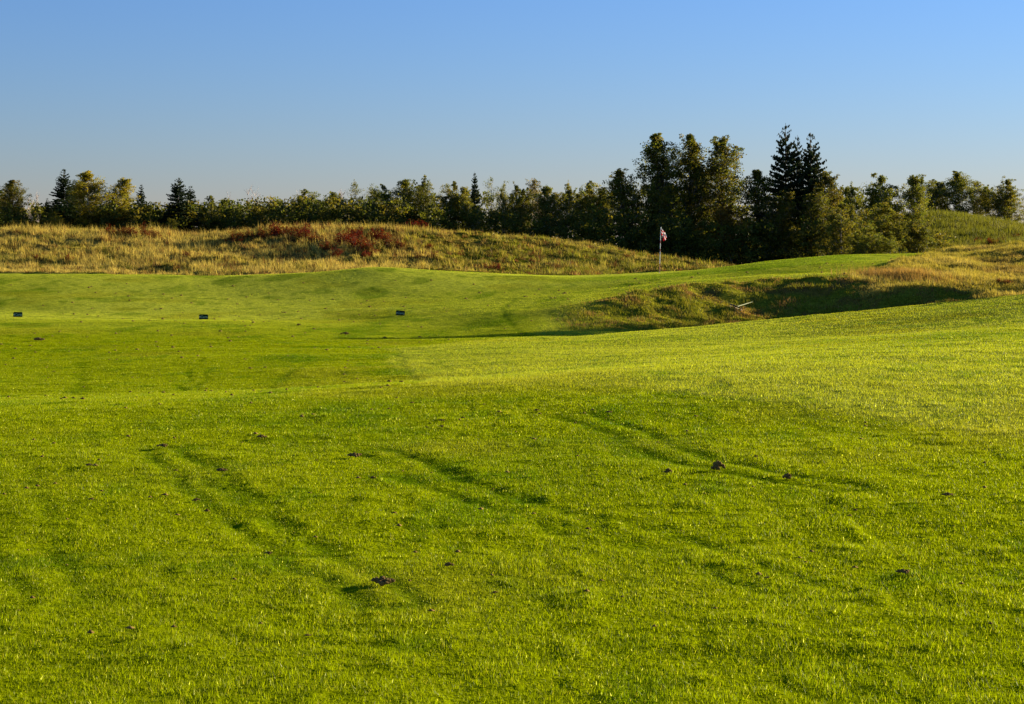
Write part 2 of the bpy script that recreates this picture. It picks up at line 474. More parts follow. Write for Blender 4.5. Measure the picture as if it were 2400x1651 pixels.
def build_turf():
    bands = [(5.3, 9), (9, 14), (14, 22), (22, 36), (36, 58), (58, 90)]
    X, Y, W, Hh = [], [], [], []
    for a, b in bands:
        mid = (a + b) / 2
        wdt = .0020 + .00017 * mid
        hgt = .021
        dens = 1.7 * (1.6 / mid) / (wdt * hgt / 2)
        # x half width
        n = int(dens * ((b * b - a * a) * .37 + (b - a) * 3.0))
        y = np.sqrt(RNG.uniform(a * a, b * b, n))
        x = RNG.uniform(-1, 1, n) * (.37 * y + 1.5)
        X.append(x); Y.append(y); W.append(np.full(n, wdt)); Hh.append(np.full(n, hgt))
    x = np.concatenate(X); y = np.concatenate(Y); w = np.concatenate(W); h = np.concatenate(Hh)
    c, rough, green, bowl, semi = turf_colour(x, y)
    keep = (rough < .5) & (RNG.random(len(x)) > green * .35)
    # bare, thin spots
    thin = sstep(.35, .6, fbm(x * 3.1, y * 3.1, 51, 2)) * (y < 25)
    keep &= RNG.random(len(x)) > thin * .35
    x, y, w, h, c, green, bowl, semi = [q[keep] for q in (x, y, w, h, c, green, bowl, semi)]
    tuft = vnoise(x * 7, y * 7, 52) * .6 + vnoise(x * 17, y * 17, 53) * .5
    h = h * (.45 + .75 * tuft + .45 * sstep(.7, 1, vnoise(x * 4.5, y * 3.2, 54)) * (y < 30)) * RNG.uniform(.6, 1.25, len(x))
    h = h * (1 - .35 * track(x, y)) * (1 + semi * .35) * (1 - green * .6) * (1 + bowl * 1.3 * RNG.uniform(.2, 1.2, len(x)))
    w = w * RNG.uniform(.7, 1.4, len(x)) * (1 + bowl * .6)
    var = (1 + (RNG.uniform(.5, 1.4, len(x)) - 1) * (1 - .6 * sstep(15, 45, y)))[:, None]
    c = c * var
    pale = RNG.random(len(x)) < (.07 + .06 * semi)
    c[pale] = C_DRY * RNG.uniform(.7, 1.3, (pale.sum(), 1))
    glint = RNG.random(len(x)) < .014 * (1 - green) * (1 - .85 * sstep(18, 40, y))  # sparse blades with a sun glint painted in as bright pale colour
    c[glint] = np.array((.78, .80, .28)) * RNG.uniform(.7, 1.15, (glint.sum(), 1)); h[glint] *= .9; w[glint] *= 1.3
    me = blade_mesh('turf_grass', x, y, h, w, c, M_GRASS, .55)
    print('turf blades', len(x), flush=True)
    tag(obj('turf_grass', me), 'short mown green grass covering the whole fairway in the foreground', 'grass', kind='stuff')
build_turf()

def build_meadow():
    # tall rough on the long bank behind the fairway, left of and behind the flag
    nc = 26000
    cy = RNG.uniform(79, 112, nc); cx = RNG.uniform(-.36, .36, nc) * cy
    r = zones(cx, cy)[0]; px = px_of(cx, cy)
    k = (r > .45) & ((px < 1980) | (cy < 92)) & ((px < 1760) | (px > 1980))
    cx, cy, px = cx[k], cy[k], px[k]
    patch = fbm(cx * .35, cy * .35, 71, 3)
    th = (.10 + .30 * RNG.random(len(cx)) ** 1.8) * (1 + .7 * patch)
    th *= np.where(px > 1900, .5, 1.0) * (1 - .3 * sstep(900, 1300, px))
    th *= .4 + .6 * sstep(0, 4, cy - depth_line(10, px) - 2)
    tc = meadow_colour(cx, cy) * RNG.uniform(.42, 1.4, len(cx))[:, None]
    dk = RNG.random(len(cx)) < np.clip(.26 + .14 * sstep(850, 1250, px) + .6 * fbm(cx * .5, cy * .5, 77, 2), .05, .8); tc[dk] = np.array((.10, .105, .009)) * RNG.uniform(.6, 1.3, (dk.sum(), 1)); th[dk] *= .7
    bw = RNG.random(len(cx)) < .17; tc[bw] = np.array((.17, .075, .02)) * RNG.uniform(.6, 1.3, (bw.sum(), 1))
    per = 22
    x = np.repeat(cx, per); y = np.repeat(cy, per); n = len(x)
    ra = RNG.uniform(0, 6.28, n); rr_ = RNG.uniform(0, 1, n) ** .6 * np.repeat(.12 + .5 * th, per)
    ox, oy = np.cos(ra) * rr_, np.sin(ra) * rr_
    x = x + ox; y = y + oy
    h = np.repeat(th, per) * RNG.uniform(.5, 1.35, n)
    c = np.repeat(tc, per, axis=0) * RNG.uniform(.7, 1.35, n)[:, None]
    left = 1 - sstep(800, 1300, px_of(x, y))
    s = RNG.random(n) < .06 + .14 * left
    c[s] = C_STRAW * RNG.uniform(.8, 1.35, (s.sum(), 1)); h[s] *= 1.25
    me = blade_mesh('meadow_grass', x, y, h, .030 * RNG.uniform(.6, 1.3, n), c, M_TALL, .45, bias=(-.12, 0))
    tag(obj('meadow_grass', me), 'tall straw and olive meadow grass on the long bank behind the fairway', 'tall grass', kind='stuff')
    # dry knoll at the right
    n = 260000
    y = RNG.uniform(52, 84, n); x = RNG.uniform(.16, .37, n) * y
    r = zones(x, y)[0]
    k = (r > .35) & (y < 82)
    x, y = x[k], y[k]
    clump = vnoise(x * 1.5, y * 1.5, 73) * .6 + vnoise(x * 4, y * 4, 74) * .6
    h = (.05 + .20 * clump ** 1.5) * RNG.uniform(.5, 1.3, len(x))
    c = meadow_colour(x, y) * RNG.uniform(.6, 1.35, len(x))[:, None]
    s = RNG.random(len(x)) < .14
    c[s] = C_STRAW * RNG.uniform(.8, 1.2, (s.sum(), 1))
    me = blade_mesh('dry_grass', x, y, h, np.full(len(x), .022) * RNG.uniform(.6, 1.3, len(x)), c, M_TALL, .45, bias=(-.1, 0))
    tag(obj('dry_grass', me), 'short dry tan grass on the knoll right of the dark hollow', 'dry grass', kind='stuff')
    # weeds in the hollow
    n = 90000
    y = RNG.uniform(50, 64, n); x = RNG.uniform(.0, .33, n) * y
    b = zones(x, y)[2]
    k = RNG.random(n) < b * .8
    x, y = x[k], y[k]
    clump = vnoise(x * 2.2, y * 2.2, 75)
    h = (.04 + .15 * clump ** 2) * RNG.uniform(.5, 1.4, len(x))
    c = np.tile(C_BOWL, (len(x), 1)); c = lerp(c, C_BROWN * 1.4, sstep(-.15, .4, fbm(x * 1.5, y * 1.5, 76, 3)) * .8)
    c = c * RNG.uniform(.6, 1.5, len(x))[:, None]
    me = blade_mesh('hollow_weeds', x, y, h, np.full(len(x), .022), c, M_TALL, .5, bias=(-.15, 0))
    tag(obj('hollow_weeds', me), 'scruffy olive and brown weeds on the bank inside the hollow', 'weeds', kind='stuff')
    # reddish-brown seed heads along the rim of the hollow
    n = 4200
    px = RNG.normal(2110, 55, n); y = 62.0 + RNG.normal(0, .7, n) + (2100 - px) * .006
    x = (px - 1200) / FPX * y
    h = RNG.uniform(.12, .38, n)
    c = np.array((.33, .20, .045)) * RNG.uniform(.6, 1.5, n)[:, None]
    me = blade_mesh('brown_seed_grass', x, y, h, np.full(n, .016), c, M_TALL, .35)
    tag(obj('brown_seed_grass', me), 'rust brown seed-head grass fringing the rim above the dark hollow', 'tall grass', kind='stuff')
    # grass on the far mound at the right
    n = 60000
    y = RNG.uniform(122, 156, n); x = RNG.uniform(.19, .36, n) * y
    c = meadow_colour(x, y) * RNG.uniform(.6, 1.4, n)[:, None]
    h = RNG.uniform(.25, .7, n)
    me = blade_mesh('mound_grass', x, y, h, np.full(n, .06), c, M_TALL, .3)
    tag(obj('mound_grass', me), 'olive grass covering the far mound at the right edge', 'tall grass', kind='stuff')
build_meadow()

# ------------------------------------------------------------------ trees
def tube(path, radii, sides=5):
    path = np.asarray(path, float); n = len(path)
    V = []
    for i in range(n):
        a = path[max(i - 1, 0)]; b = path[min(i + 1, n - 1)]
        d = b - a; d /= (np.linalg.norm(d) + 1e-9)
        u = np.cross(d, (0.31, .9, .13)); u /= (np.linalg.norm(u) + 1e-9); w = np.cross(d, u)
        for k in range(sides):
            t = 2 * math.pi * k / sides
            V.append(path[i] + radii[i] * (math.cos(t) * u + math.sin(t) * w))
    F = []
    for i in range(n - 1):
        for k in range(sides):
            F.append((i * sides + k, i * sides + (k + 1) % sides, (i + 1) * sides + (k + 1) % sides, (i + 1) * sides + k))
    return np.array(V), np.array(F)

class Geo:
    def __init__(s): s.v = []; s.f = []; s.n = 0
    def add(s, v, f): s.v.append(v); s.f.append(f + s.n); s.n += len(v)
    def mesh(s, name, mat, smooth=True): return mesh_np(name, np.concatenate(s.v), np.concatenate(s.f), mat, smooth=smooth)

def limb(rng, p0, d0, length, r0, r1, seg=5, wander=.18, up=.15):
    p = [np.array(p0, float)]; d = np.array(d0, float)
    for i in range(seg):
        d = d + rng.normal(0, wander, 3) + np.array((0, 0, up))
        d /= np.linalg.norm(d)
        p.append(p[-1] + d * length / seg)
    return np.array(p), np.linspace(r0, r1, seg + 1)

def leaf_cards(rng, centres, radii, count, size, palette, flat=.75):
    """diamond leaves scattered in each clump"""
    C = np.repeat(centres, count, axis=0); R = np.repeat(radii, count)
    n = len(C)
    dirv = rng.normal(0, 1, (n, 3)); dirv /= np.linalg.norm(dirv, axis=1)[:, None]
    rad = R * rng.uniform(0, 1, n) ** .45
    P = C + dirv * rad[:, None] * np.array((1, 1, flat))
    a = rng.normal(0, 1, (n, 3)); a /= np.linalg.norm(a, axis=1)[:, None]
    b = np.cross(a, rng.normal(0, 1, (n, 3))); b /= (np.linalg.norm(b, axis=1)[:, None] + 1e-9)
    s = (size * rng.uniform(.6, 1.3, n))[:, None]
    v = np.stack([P - a * s * .5, P + b * s * .36, P + a * s * .5, P - b * s * .36], 1).reshape(-1, 3)
    f = np.arange(n * 4).reshape(n, 4)
    cl = rng.uniform(.75, 1.25, len(centres)); base = palette[rng.integers(0, len(palette), len(centres))]
    cb = np.repeat(base * cl[:, None], count, axis=0) * rng.uniform(.6, 1.35, n)[:, None]
    col = np.repeat(cb, 4, axis=0)
    return v, f, col

PAL_ASPEN = np.array([(.125, .140, .018), (.145, .150, .022), (.100, .125, .018), (.165, .155, .022)])
PAL_POP = np.array([(.090, .100, .012), (.110, .112, .014), (.070, .086, .012), (.140, .120, .016)])
PAL_BIRCH = np.array([(.23, .21, .018), (.19, .19, .018), (.26, .22, .02)])
PAL_SPR = np.array([(.020, .038, .014), (.028, .046, .016), (.035, .050, .018)])

def deciduous(seed, kind):
    """nominal size: height 1 up to about 6 m; returns (trunk mesh, crown mesh, height, width)"""
    rng = np.random.default_rng(seed)
    Ht = 6.0
    if kind == 'poplar': Rr, start, nb, sz, cnt, pal = 1.75, .04, 104, .08, 36, PAL_POP
    elif kind == 'birch': Rr, start, nb, sz, cnt, pal = 1.6, .06, 84, .088, 44, PAL_BIRCH
    elif kind == 'bushy': Rr, start, nb, sz, cnt, pal = 2.0, .02, 80, .095, 44, PAL_ASPEN
    elif kind == 'sparse': Rr, start, nb, sz, cnt, pal = 1.8, .25, 60, .09, 17, PAL_ASPEN
    else: Rr, start, nb, sz, cnt, pal = 1.8, .14, 80, .092, 44, PAL_ASPEN
    g = Geo()
    nst = 1 if kind == 'poplar' else int(rng.integers(1, 4))
    stems = []
    for s in range(nst):
        d = np.array((rng.normal(0, .16 if nst > 1 else .03), rng.normal(0, .16 if nst > 1 else .03), 1.0)); d /= np.linalg.norm(d)
        hh = Ht * (1 if s == 0 else rng.uniform(.78, .95)) * .96
        p, r = limb(rng, (rng.normal(0, .06), rng.normal(0, .06), -.25), d, hh, .075, .010, 9, .045, .03)
        stems.append((p, hh)); g.add(*tube(p, r, 6))
    cen, rad = [], []
    for i in range(nb):
        p, hh = stems[i % nst]
        u = start + (1 - start) * ((i + rng.random()) / nb) ** .9
        u = min(u, .985)
        q = u * (len(p) - 1); j = int(q); base = p[j] * (1 - (q - j)) + p[min(j + 1, len(p) - 1)] * (q - j)
        if kind == 'poplar': env = math.sin(math.pi * min(.97, .22 + .76 * u)) ** .8
        elif kind == 'bushy': env = math.sqrt(max(0, 1 - u ** 2.2)) * .9 + .12
        else: env = math.sin(math.pi * min(1, max(.08, (u - start * .6) / (1.04 - start * .6))) ** .85) * .9 + .16
        L = Rr * env * rng.uniform(.5, 1.15)
        az = i * 2.4 + rng.normal(0, .5)
        el = rng.uniform(.3, .9) if kind != 'poplar' else rng.uniform(.55, 1.05)
        if u > .85: el = rng.uniform(.8, 1.35); L = max(L, .28) * rng.uniform(.6, 1.3)
        d = np.array((math.cos(az) * math.cos(el), math.sin(az) * math.cos(el), math.sin(el)))
        bp, br = limb(rng, base, d, L, .024 * (1.2 - u), .005, 4, .2, .1)
        g.add(*tube(bp, br, 3))
        ends = [bp[-1], bp[-2]]
        if L > .5: ends.append(bp[2])
        if L > .9: ends += [bp[1], (bp[3] + bp[2]) / 2 + rng.normal(0, .12, 3)]
        for t in range(2 if L > .5 else 1):
            j2 = int(rng.integers(1, 4)); dd = d + rng.normal(0, .7, 3); dd /= np.linalg.norm(dd)
            tp, tr = limb(rng, bp[j2], dd, L * .42, .009, .003, 3, .25, .12)
            g.add(*tube(tp, tr, 3)); ends.append(tp[-1])
        kk = (.62 if u > .85 else 1.0) * (.8 if kind == 'poplar' else 1.0)
        for e in ends:
            cen.append(e); rad.append(rng.uniform(.16, .42) * kk)
    cen = np.array(cen); rad = np.array(rad)
    k = rng.random(len(cen)) > (.17 if kind == 'poplar' else .07 if kind != 'sparse' else .4)
    cen, rad = cen[k], rad[k]
    v, f, c = leaf_cards(rng, cen, rad, int(cnt * 1.0), sz, pal)
    crown = mesh_np('crown', v, f, M_LEAF, c)
    bark = M_PALE if kind in ('aspen', 'sparse', 'birch') else M_BARK
    rr = np.hypot(v[:, 0], v[:, 1])
    return g.mesh('trunk', bark), crown, float(v[:, 2].max()) * .965, float(np.percentile(rr, 93) * 2)

def spruce(seed, slim=False):
    rng = np.random.default_rng(seed)
    Ht = 6.0; R = 1.25 if slim else 1.75
    g = Geo()
    p, r = limb(rng, (0, 0, -.25), (0, 0, 1), Ht + .25, .10, .008, 10, .008, .1)
    g.add(*tube(p, r, 6))
    V, F, C = [], [], []; nq = 0
    z = .35
    while z < Ht - .12:
        u = z / Ht
        nbr = int(rng.integers(5, 8)) if u < .86 else int(rng.integers(3, 5))
        a0 = rng.random() * 6.28
        for b in range(nbr):
            az = a0 + b * 6.283 / nbr + rng.normal(0, .15)
            L = R * ((1 - u) ** .82) * rng.uniform(.62, 1.15) + .05
            if rng.random() < .07: L *= 1.25
            el0 = .1 + .65 * u ** 2 + rng.normal(0, .07)
            n = max(3, int(L / .11))
            pos = np.array((p[min(int(u * 10), 9)][0] * .5, p[min(int(u * 10), 9)][1] * .5, z + rng.normal(0, .04)))
            pts = [pos]
            for i in range(n):
                t = i / n
                el = el0 - .42 * math.sin(min(1, t * 1.3) * 2.2) * (1 - u) + .35 * max(0, t - .6)
                pts.append(pts[-1] + np.array((math.cos(az) * math.cos(el), math.sin(az) * math.cos(el), math.sin(el))) * L / n)
            pts = np.array(pts)
            g.add(*tube(pts, np.linspace(.014 * (1.1 - u) + .003, .003, len(pts)), 3))
            side = np.array((-math.sin(az), math.cos(az), 0)); outw = np.array((math.cos(az), math.sin(az), 0))
            bare = .10 if u < .93 else .5
            for i in range(1, len(pts)):
                t = i / (len(pts) - 1)
                if t < bare * .8: continue
                sl = (.10 + .24 * L * (1 - t) ** .7 * (.35 + t)) * rng.uniform(.6, 1.2)
                if u > .9: sl *= .45
                for sgn in (-1, 1):
                    for rep in range(3):
                        d = side * sgn * rng.uniform(.6, 1.0) + outw * rng.uniform(.4, .9) + np.array((0, 0, rng.uniform(-.45, .25)))
                        d /= np.linalg.norm(d)
                        w = np.cross(d, rng.normal(0, 1, 3)); w /= (np.linalg.norm(w) + 1e-9); w *= rng.uniform(.05, .085)
                        o = pts[i]
                        m = o + d * sl * .45
                        V += [o, m + w, o + d * sl, m - w]; F.append((nq, nq + 1, nq + 2, nq + 3)); nq += 4
                        cc = PAL_SPR[rng.integers(0, 3)] * rng.uniform(.6, 1.5); C += [cc] * 4
                # tip and hanging spray
                o = pts[i]; d = np.array((rng.normal(0, .3), rng.normal(0, .3), -rng.uniform(.2, .9))) + outw * .4; d /= np.linalg.norm(d)
                w = side * .035; m = o + d * .07
                V += [o, m + w, o + d * .16, m - w]; F.append((nq, nq + 1, nq + 2, nq + 3)); nq += 4
                cc = PAL_SPR[0] * rng.uniform(.7, 1.3); C += [cc] * 4
        z += (.17 if u < .8 else .24) * rng.uniform(.75, 1.2)
    v = np.array(V)
    crown = mesh_np('crown', v, np.array(F), M_NEEDLE, np.array(C))
    return g.mesh('trunk', M_DARKBARK), crown, Ht, float(np.percentile(np.hypot(v[:, 0], v[:, 1]), 99) * 2)

def bare_tree(seed):
    rng = np.random.default_rng(seed)
    g = Geo(); Ht = 6.0; mx = .5
    nst = int(rng.integers(3, 6)); tw = Geo()
    for s in range(nst):
        d = np.array((rng.normal(0, .14), rng.normal(0, .14), 1)); d /= np.linalg.norm(d)
        p, r = limb(rng, (rng.normal(0, .1), rng.normal(0, .1), -.2), d, Ht * (1 if s == 0 else rng.uniform(.75, .98)), .055, .016, 9, .06, .03)
        g.add(*tube(p, r, 5))
        for i in range(16):
            j = int(rng.integers(3, 9)); az = rng.random() * 6.28; el = rng.uniform(.6, 1.15)
            d2 = np.array((math.cos(az) * math.cos(el), math.sin(az) * math.cos(el), math.sin(el)))
            bp, br = limb(rng, p[j], d2, rng.uniform(.6, 1.4), .028, .013, 5, .12, .06)
            tw.add(*tube(bp, br, 3)); mx = max(mx, np.hypot(bp[-1][0], bp[-1][1]))
            for t in range(3):
                dd = d2 + rng.normal(0, .5, 3); dd /= np.linalg.norm(dd)
                tp, tr = limb(rng, bp[int(rng.integers(1, 5))], dd, .5, .016, .010, 3, .15, .1)
                tw.add(*tube(tp, tr, 3))
    return g.mesh('trunk', M_TWIG), tw.mesh('twigs', M_TWIG), Ht, mx * 1.7

LIB = {
 'aspen': [deciduous(100 + i, 'aspen') for i in range(7)],
 'poplar': [deciduous(200 + i, 'poplar') for i in range(4)],
 'birch': [deciduous(300 + i, 'birch') for i in range(2)],
 'bushy': [deciduous(400 + i, 'bushy') for i in range(5)],
 'sparse': [deciduous(500 + i, 'sparse') for i in range(3)],
 'spruce': [spruce(600 + i) for i in range(3)],
 'slim_spruce': [spruce(650 + i, True) for i in range(3)],
 'bare': [bare_tree(700 + i) for i in range(3)],
}
NAMES = {'aspen': ('aspen_tree', 'tree'), 'poplar': ('poplar_tree', 'tree'), 'birch': ('birch_tree', 'tree'), 'bushy': ('young_aspen', 'young tree'),
         'sparse': ('thin_aspen', 'tree'), 'spruce': ('spruce_tree', 'spruce'), 'slim_spruce': ('spruce_tree', 'spruce'), 'bare': ('bare_tree', 'bare tree')}
CNT = {}
def plant(kind, px, top, width, dist, label, group, tint=(1, 1, 1), base=None):
    i = CNT.get(kind, 0); CNT[kind] = i + 1
    tr, cr, ht, wd = LIB[kind][i % len(LIB[kind])]
    x = (px - 1200) / FPX * dist
    z = h1(x, dist) - .05
    if base is not None: z = min(z, CAM_H - dist * (base - HOR) / FPX)
    ztop = CAM_H - dist * (top - HOR) / FPX
    sz = (ztop - z) / ht
    sx = width / FPX * dist / wd
    sx = min(max(sx, sz * .45), sz * 1.5)
    t = empty(NAMES[kind][0], (x, dist, z), (i * 2.1) % 6.28)
    t.scale = (sx, sx, sz)
    tag(t, label, NAMES[kind][1], group)
    a = bpy.data.objects.new('trunk', tr); COL.objects.link(a); a.parent = t
    b = bpy.data.objects.new('twigs' if kind == 'bare' else 'crown', cr); COL.objects.link(b); b.parent = t
    v = .9 + .2 * ((i * .618) % 1)
    b.color = (tint[0] * v, tint[1] * v, tint[2] * v, 1)
    return t

GL = 'trees behind the grassy bank at the left'
GM = 'low aspens along the bank in the middle'
GT = 'tall trees behind the flag'
GR = 'trees at the right behind the far mound'
OL = (1.15, 1.05, .9); DK_ = (1.12, 1.12, .95); BR = (1.9, 1.0, .7); YE = (1.6, 1.35, .9); BL = (.85, 1.0, 1.2)
TREES = [
 # left
 ('aspen', -6, 445, 62, 117, 'olive tree cut off by the left edge of the photo', GL, OL),
 ('poplar', 30, 426, 78, 116, 'pointed olive tree next to the left edge, left of the bare thin stems', GL, OL),
 ('bare', 68, 462, 34, 119, 'low grey bare stems between the leftmost olive tree and the first tall spruce', GL, None),
 ('bare', 92, 448, 20, 118, 'single thin bare pole stem left of the first tall spruce', GL, None),
 ('slim_spruce', 110, 464, 34, 117, 'short dark spruce tight against the left side of the first tall spruce', GL, None),
 ('spruce', 150, 396, 92, 115, 'tall dark spruce with a long thin leader, left of the yellow-green birch', GL, None),
 ('aspen', 182, 436, 48, 117, 'grey-olive aspen squeezed between the tall spruce and the yellow-green birch', GL, None),
 ('birch', 215, 404, 76, 113, 'tallest yellow-green birch at the left, between two spruces', GL, (1.25, 1.15, 1)),
 ('birch', 262, 420, 66, 114, 'slightly lower yellow-green birch joined to the right side of the tallest one', GL, (1.1, 1.05, 1)),
 ('bushy', 138, 500, 50, 111, 'small light yellow leafed young tree in front of the first tall spruce', GL, YE),
 ('slim_spruce', 297, 447, 38, 117, 'smallest pointed spruce right of the yellow-green birches', GL, None),
 ('slim_spruce', 330, 431, 46, 116, 'thin pointed spruce midway between the birches and the broad double spruce', GL, None),
 ('bushy', 300, 487, 62, 114, 'low green round tree below the two small pointed spruces', GL, None),
 ('bushy', 352, 487, 62, 115, 'low green round tree left of the broad double spruce', GL, None),
 ('spruce', 418, 416, 96, 114, 'broad dark spruce, taller of the pair standing close together at the left', GL, None),
 ('slim_spruce', 446, 435, 60, 115, 'lower dark spruce leaning on the right side of the broad one', GL, None),
 ('bushy', 400, 512, 50, 111, 'small pale green sapling below the broad double spruce', GL, OL),
 ('aspen', 486, 462, 44, 116, 'small round-topped aspen just right of the double spruce', GM, None),
 ('bare', 518, 444, 44, 117, 'fan of pale bare twigs right of the double spruce', GM, None),
 ('aspen', 550, 466, 46, 116, 'small aspen between the two fans of bare twigs', GM, None),
 ('bare', 585, 440, 50, 117, 'tallest fan of pale bare twigs with curved tips', GM, None),
 ('bushy', 520, 490, 60, 115, 'bushy green tree below the first fan of bare twigs', GM, DK_),
 ('bushy', 578, 492, 64, 115, 'bushy green tree below the tallest fan of bare twigs', GM, DK_),
 ('aspen', 612, 480, 50, 117, 'low aspen right of the tallest fan of bare twigs', GM, None),
 ('bare', 640, 455, 26, 119, 'thin bare twigs above the wide rounded aspen', GM, None),
 ('aspen', 652, 474, 66, 116, 'wide rounded aspen left of the upright bare stems', GM, None),
 ('bare', 684, 438, 34, 118, 'upright pale bare stems standing clear above the canopy', GM, None),
 ('aspen', 703, 460, 58, 116, 'brownish-olive aspen below the upright bare stems', GM, OL),
 ('bare', 710, 444, 26, 119, 'short bare sprigs right of the upright bare stems', GM, None),
 ('aspen', 738, 447, 56, 117, 'taller aspen with a forked top above the dark red shrubs', GM, None),
 ('aspen', 785, 453, 54, 116, 'flat-topped aspen left of the twin bare sprigs', GM, None),
 ('bare', 806, 442, 32, 118, 'twin bare sprigs in a dip of the canopy', GM, None),
 ('aspen', 830, 466, 46, 117, 'short aspen filling the dip right of the twin bare sprigs', GM, DK_),
 ('sparse', 854, 425, 56, 117, 'thin-crowned aspen with a spiky top right of the twin bare sprigs', GM, None),
 ('aspen', 882, 448, 44, 116, 'narrow aspen between the spiky thin one and the round dark one', GM, DK_),
 ('aspen', 908, 436, 62, 117, 'round dark aspen above the reddest shrubs', GM, DK_),
 ('aspen', 952, 424, 58, 117, 'aspen with a blunt notched top right of the reddest shrubs', GM, None),
 ('aspen', 1002, 415, 68, 117, 'tallest aspen of the middle run, left of the lone pointed spruce', GM, None),
 ('aspen', 1046, 430, 58, 116, 'full round aspen second left of the lone pointed spruce', GM, OL),
 ('aspen', 1084, 446, 50, 117, 'lower aspen directly left of the lone pointed spruce', GM, DK_),
 ('slim_spruce', 1113, 402, 46, 116, 'lone pointed spruce poking above the middle aspens', GM, (1.3, 1.25, 1)),
 ('aspen', 1120, 442, 60, 114, 'olive aspen standing in front of the lone pointed spruce', GM, OL),
 ('sparse', 1152, 418, 62, 117, 'open-crowned aspen directly right of the lone pointed spruce', GM, None),
 ('aspen', 1186, 428, 56, 116, 'olive aspen between two open-crowned ones right of the lone spruce', GM, OL),
 ('aspen', 1216, 444, 48, 117, 'short aspen left of the twiggy mauve-grey tree', GM, None),
 ('sparse', 1243, 422, 64, 117, 'twiggy mauve-grey tree with few leaves in the middle canopy', GM, (1.2, .9, .9)),
 ('bare', 1252, 424, 50, 118, 'mauve-grey bare branches among the middle aspens', GM, None),
 ('aspen', 1284, 440, 50, 116, 'aspen right of the twiggy mauve-grey tree', GM, None),
 ('aspen', 1322, 434, 62, 116, 'rounded green aspen fourth left of the tall dark poplars', GM, OL),
 ('sparse', 1350, 428, 46, 118, 'see-through aspen with pale stems, third left of the tall dark poplars', GM, None),
 ('aspen', 1382, 428, 66, 117, 'broad aspen with a domed top, second left of the tall dark poplars', GM, OL),
 ('aspen', 1416, 444, 56, 117, 'aspen touching the left side of the tall dark poplars', GM, None),
 # tall group
 ('poplar', 1472, 400, 108, 109, 'leftmost and shortest of the dark pointed poplars left of the flag', GT, DK_),
 ('poplar', 1525, 408, 84, 111, 'dark poplar filling the gap above the flag, below the twin tops', GT, DK_),
 ('poplar', 1556, 321, 106, 110, 'left one of the twin-topped tallest poplars above the flag', GT, DK_),
 ('poplar', 1610, 322, 106, 111, 'right one of the twin-topped tallest poplars, right of the flag', GT, DK_),
 ('poplar', 1650, 388, 84, 112, 'lower poplar in the dip between the tallest poplar pair and the broad one', GT, DK_),
 ('poplar', 1705, 325, 124, 110, 'broad tall poplar left of the three big spruces', GT, None),
 ('poplar', 1772, 405, 88, 109, 'dark rounded poplar touching the left of the three big spruces', GT, DK_),
 ('poplar', 1580, 440, 110, 108, 'dark lower poplar right of the flagstick in front of the tallest pair', GT, DK_),
 ('bushy', 1722, 482, 80, 107, 'rusty orange tinged young tree in the dark shade below the broad poplar', GT, (1.6, .85, .7)),
 ('bushy', 1500, 520, 90, 107, 'dark low young tree directly behind the flag', GT, DK_),
 ('bushy', 1640, 520, 100, 107, 'dark low young tree midway between the flag and the orange tinged tree', GT, DK_),
 ('spruce', 1842, 289, 140, 109, 'tallest spruce, left one of the three big spruces with wide lower boughs', GT, None),
 ('slim_spruce', 1868, 316, 80, 111, 'middle and slimmest of the three big spruces', GT, None),
 ('spruce', 1901, 311, 128, 109, 'right one of the three big spruces', GT, (1.1, 1.0, 1)),
 ('poplar', 1817, 452, 78, 105, 'yellow-olive pointed young tree in front of the tallest spruce', GT, OL),
 ('poplar', 1952, 409, 86, 108, 'green poplar directly right of the three big spruces', GT, OL),
 ('bushy', 1850, 520, 90, 105, 'dim olive young tree under the three big spruces', GT, DK_),
 ('poplar', 1908, 446, 76, 105, 'olive pointed young tree in front of the rightmost big spruce', GT, None),
 # right
 ('aspen', 1972, 445, 60, 118, 'thin dark aspen with an arching trunk right of the green poplar', GR, DK_),
 ('bushy', 1968, 480, 84, 106, 'light olive shrubby tree low down right of the three big spruces', GR, OL),
 ('aspen', 2028, 431, 66, 118, 'rounded aspen at the left end of the right-hand run', GR, DK_),
 ('aspen', 2078, 411, 84, 117, 'wide dark crowned aspen second from the left in the right-hand run', GR, DK_),
 ('aspen', 2135, 416, 56, 119, 'aspen with a hooked top left of the far grassy mound', GR, DK_),
 ('aspen', 2168, 411, 58, 158, 'aspen rising directly above the top of the far grassy mound', GR, None, 530),
 ('aspen', 2205, 424, 52, 160, 'lower aspen in the dip above the far grassy mound', GR, DK_, 530),
 ('aspen', 2245, 405, 68, 158, 'tallest aspen of the right-hand run with a knobbly top', GR, None, 535),
 ('aspen', 2286, 428, 56, 160, 'narrow aspen between the knobbly-topped one and the broad one at the right', GR, OL, 540),
 ('aspen', 2325, 418, 84, 158, 'broad full aspen second from the right edge', GR, OL, 545),
 ('aspen', 2368, 438, 62, 158, 'rightmost leafy aspen before the bare twigs at the right edge', GR, OL, 550),
 ('bare', 2400, 458, 40, 160, 'mauve bare twigs cut off by the right edge of the photo', GR, None, 550),
 ('bushy', 2040, 478, 92, 109, 'yellowish young tree in front of the right-hand run, left one of three', GR, OL),
 ('bushy', 2110, 500, 84, 110, 'yellowish young tree at the left foot of the far mound, middle one of three', GR, OL),
 ('bushy', 2162, 512, 66, 110, 'olive young tree overlapping the left slope of the far mound, right one of three', GR, None),
 ('bushy', 2006, 520, 74, 104, 'dark green young tree at the edge of the fairway right of the big spruces', GR, DK_),
 ('bushy', 2085, 545, 70, 104, 'low dark shrubby tree on the fairway skyline under the right-hand run', GR, DK_),
 ('bushy', 2208, 565, 50, 105, 'smallest pale sapling at the foot of the far mound', GR, YE),
]
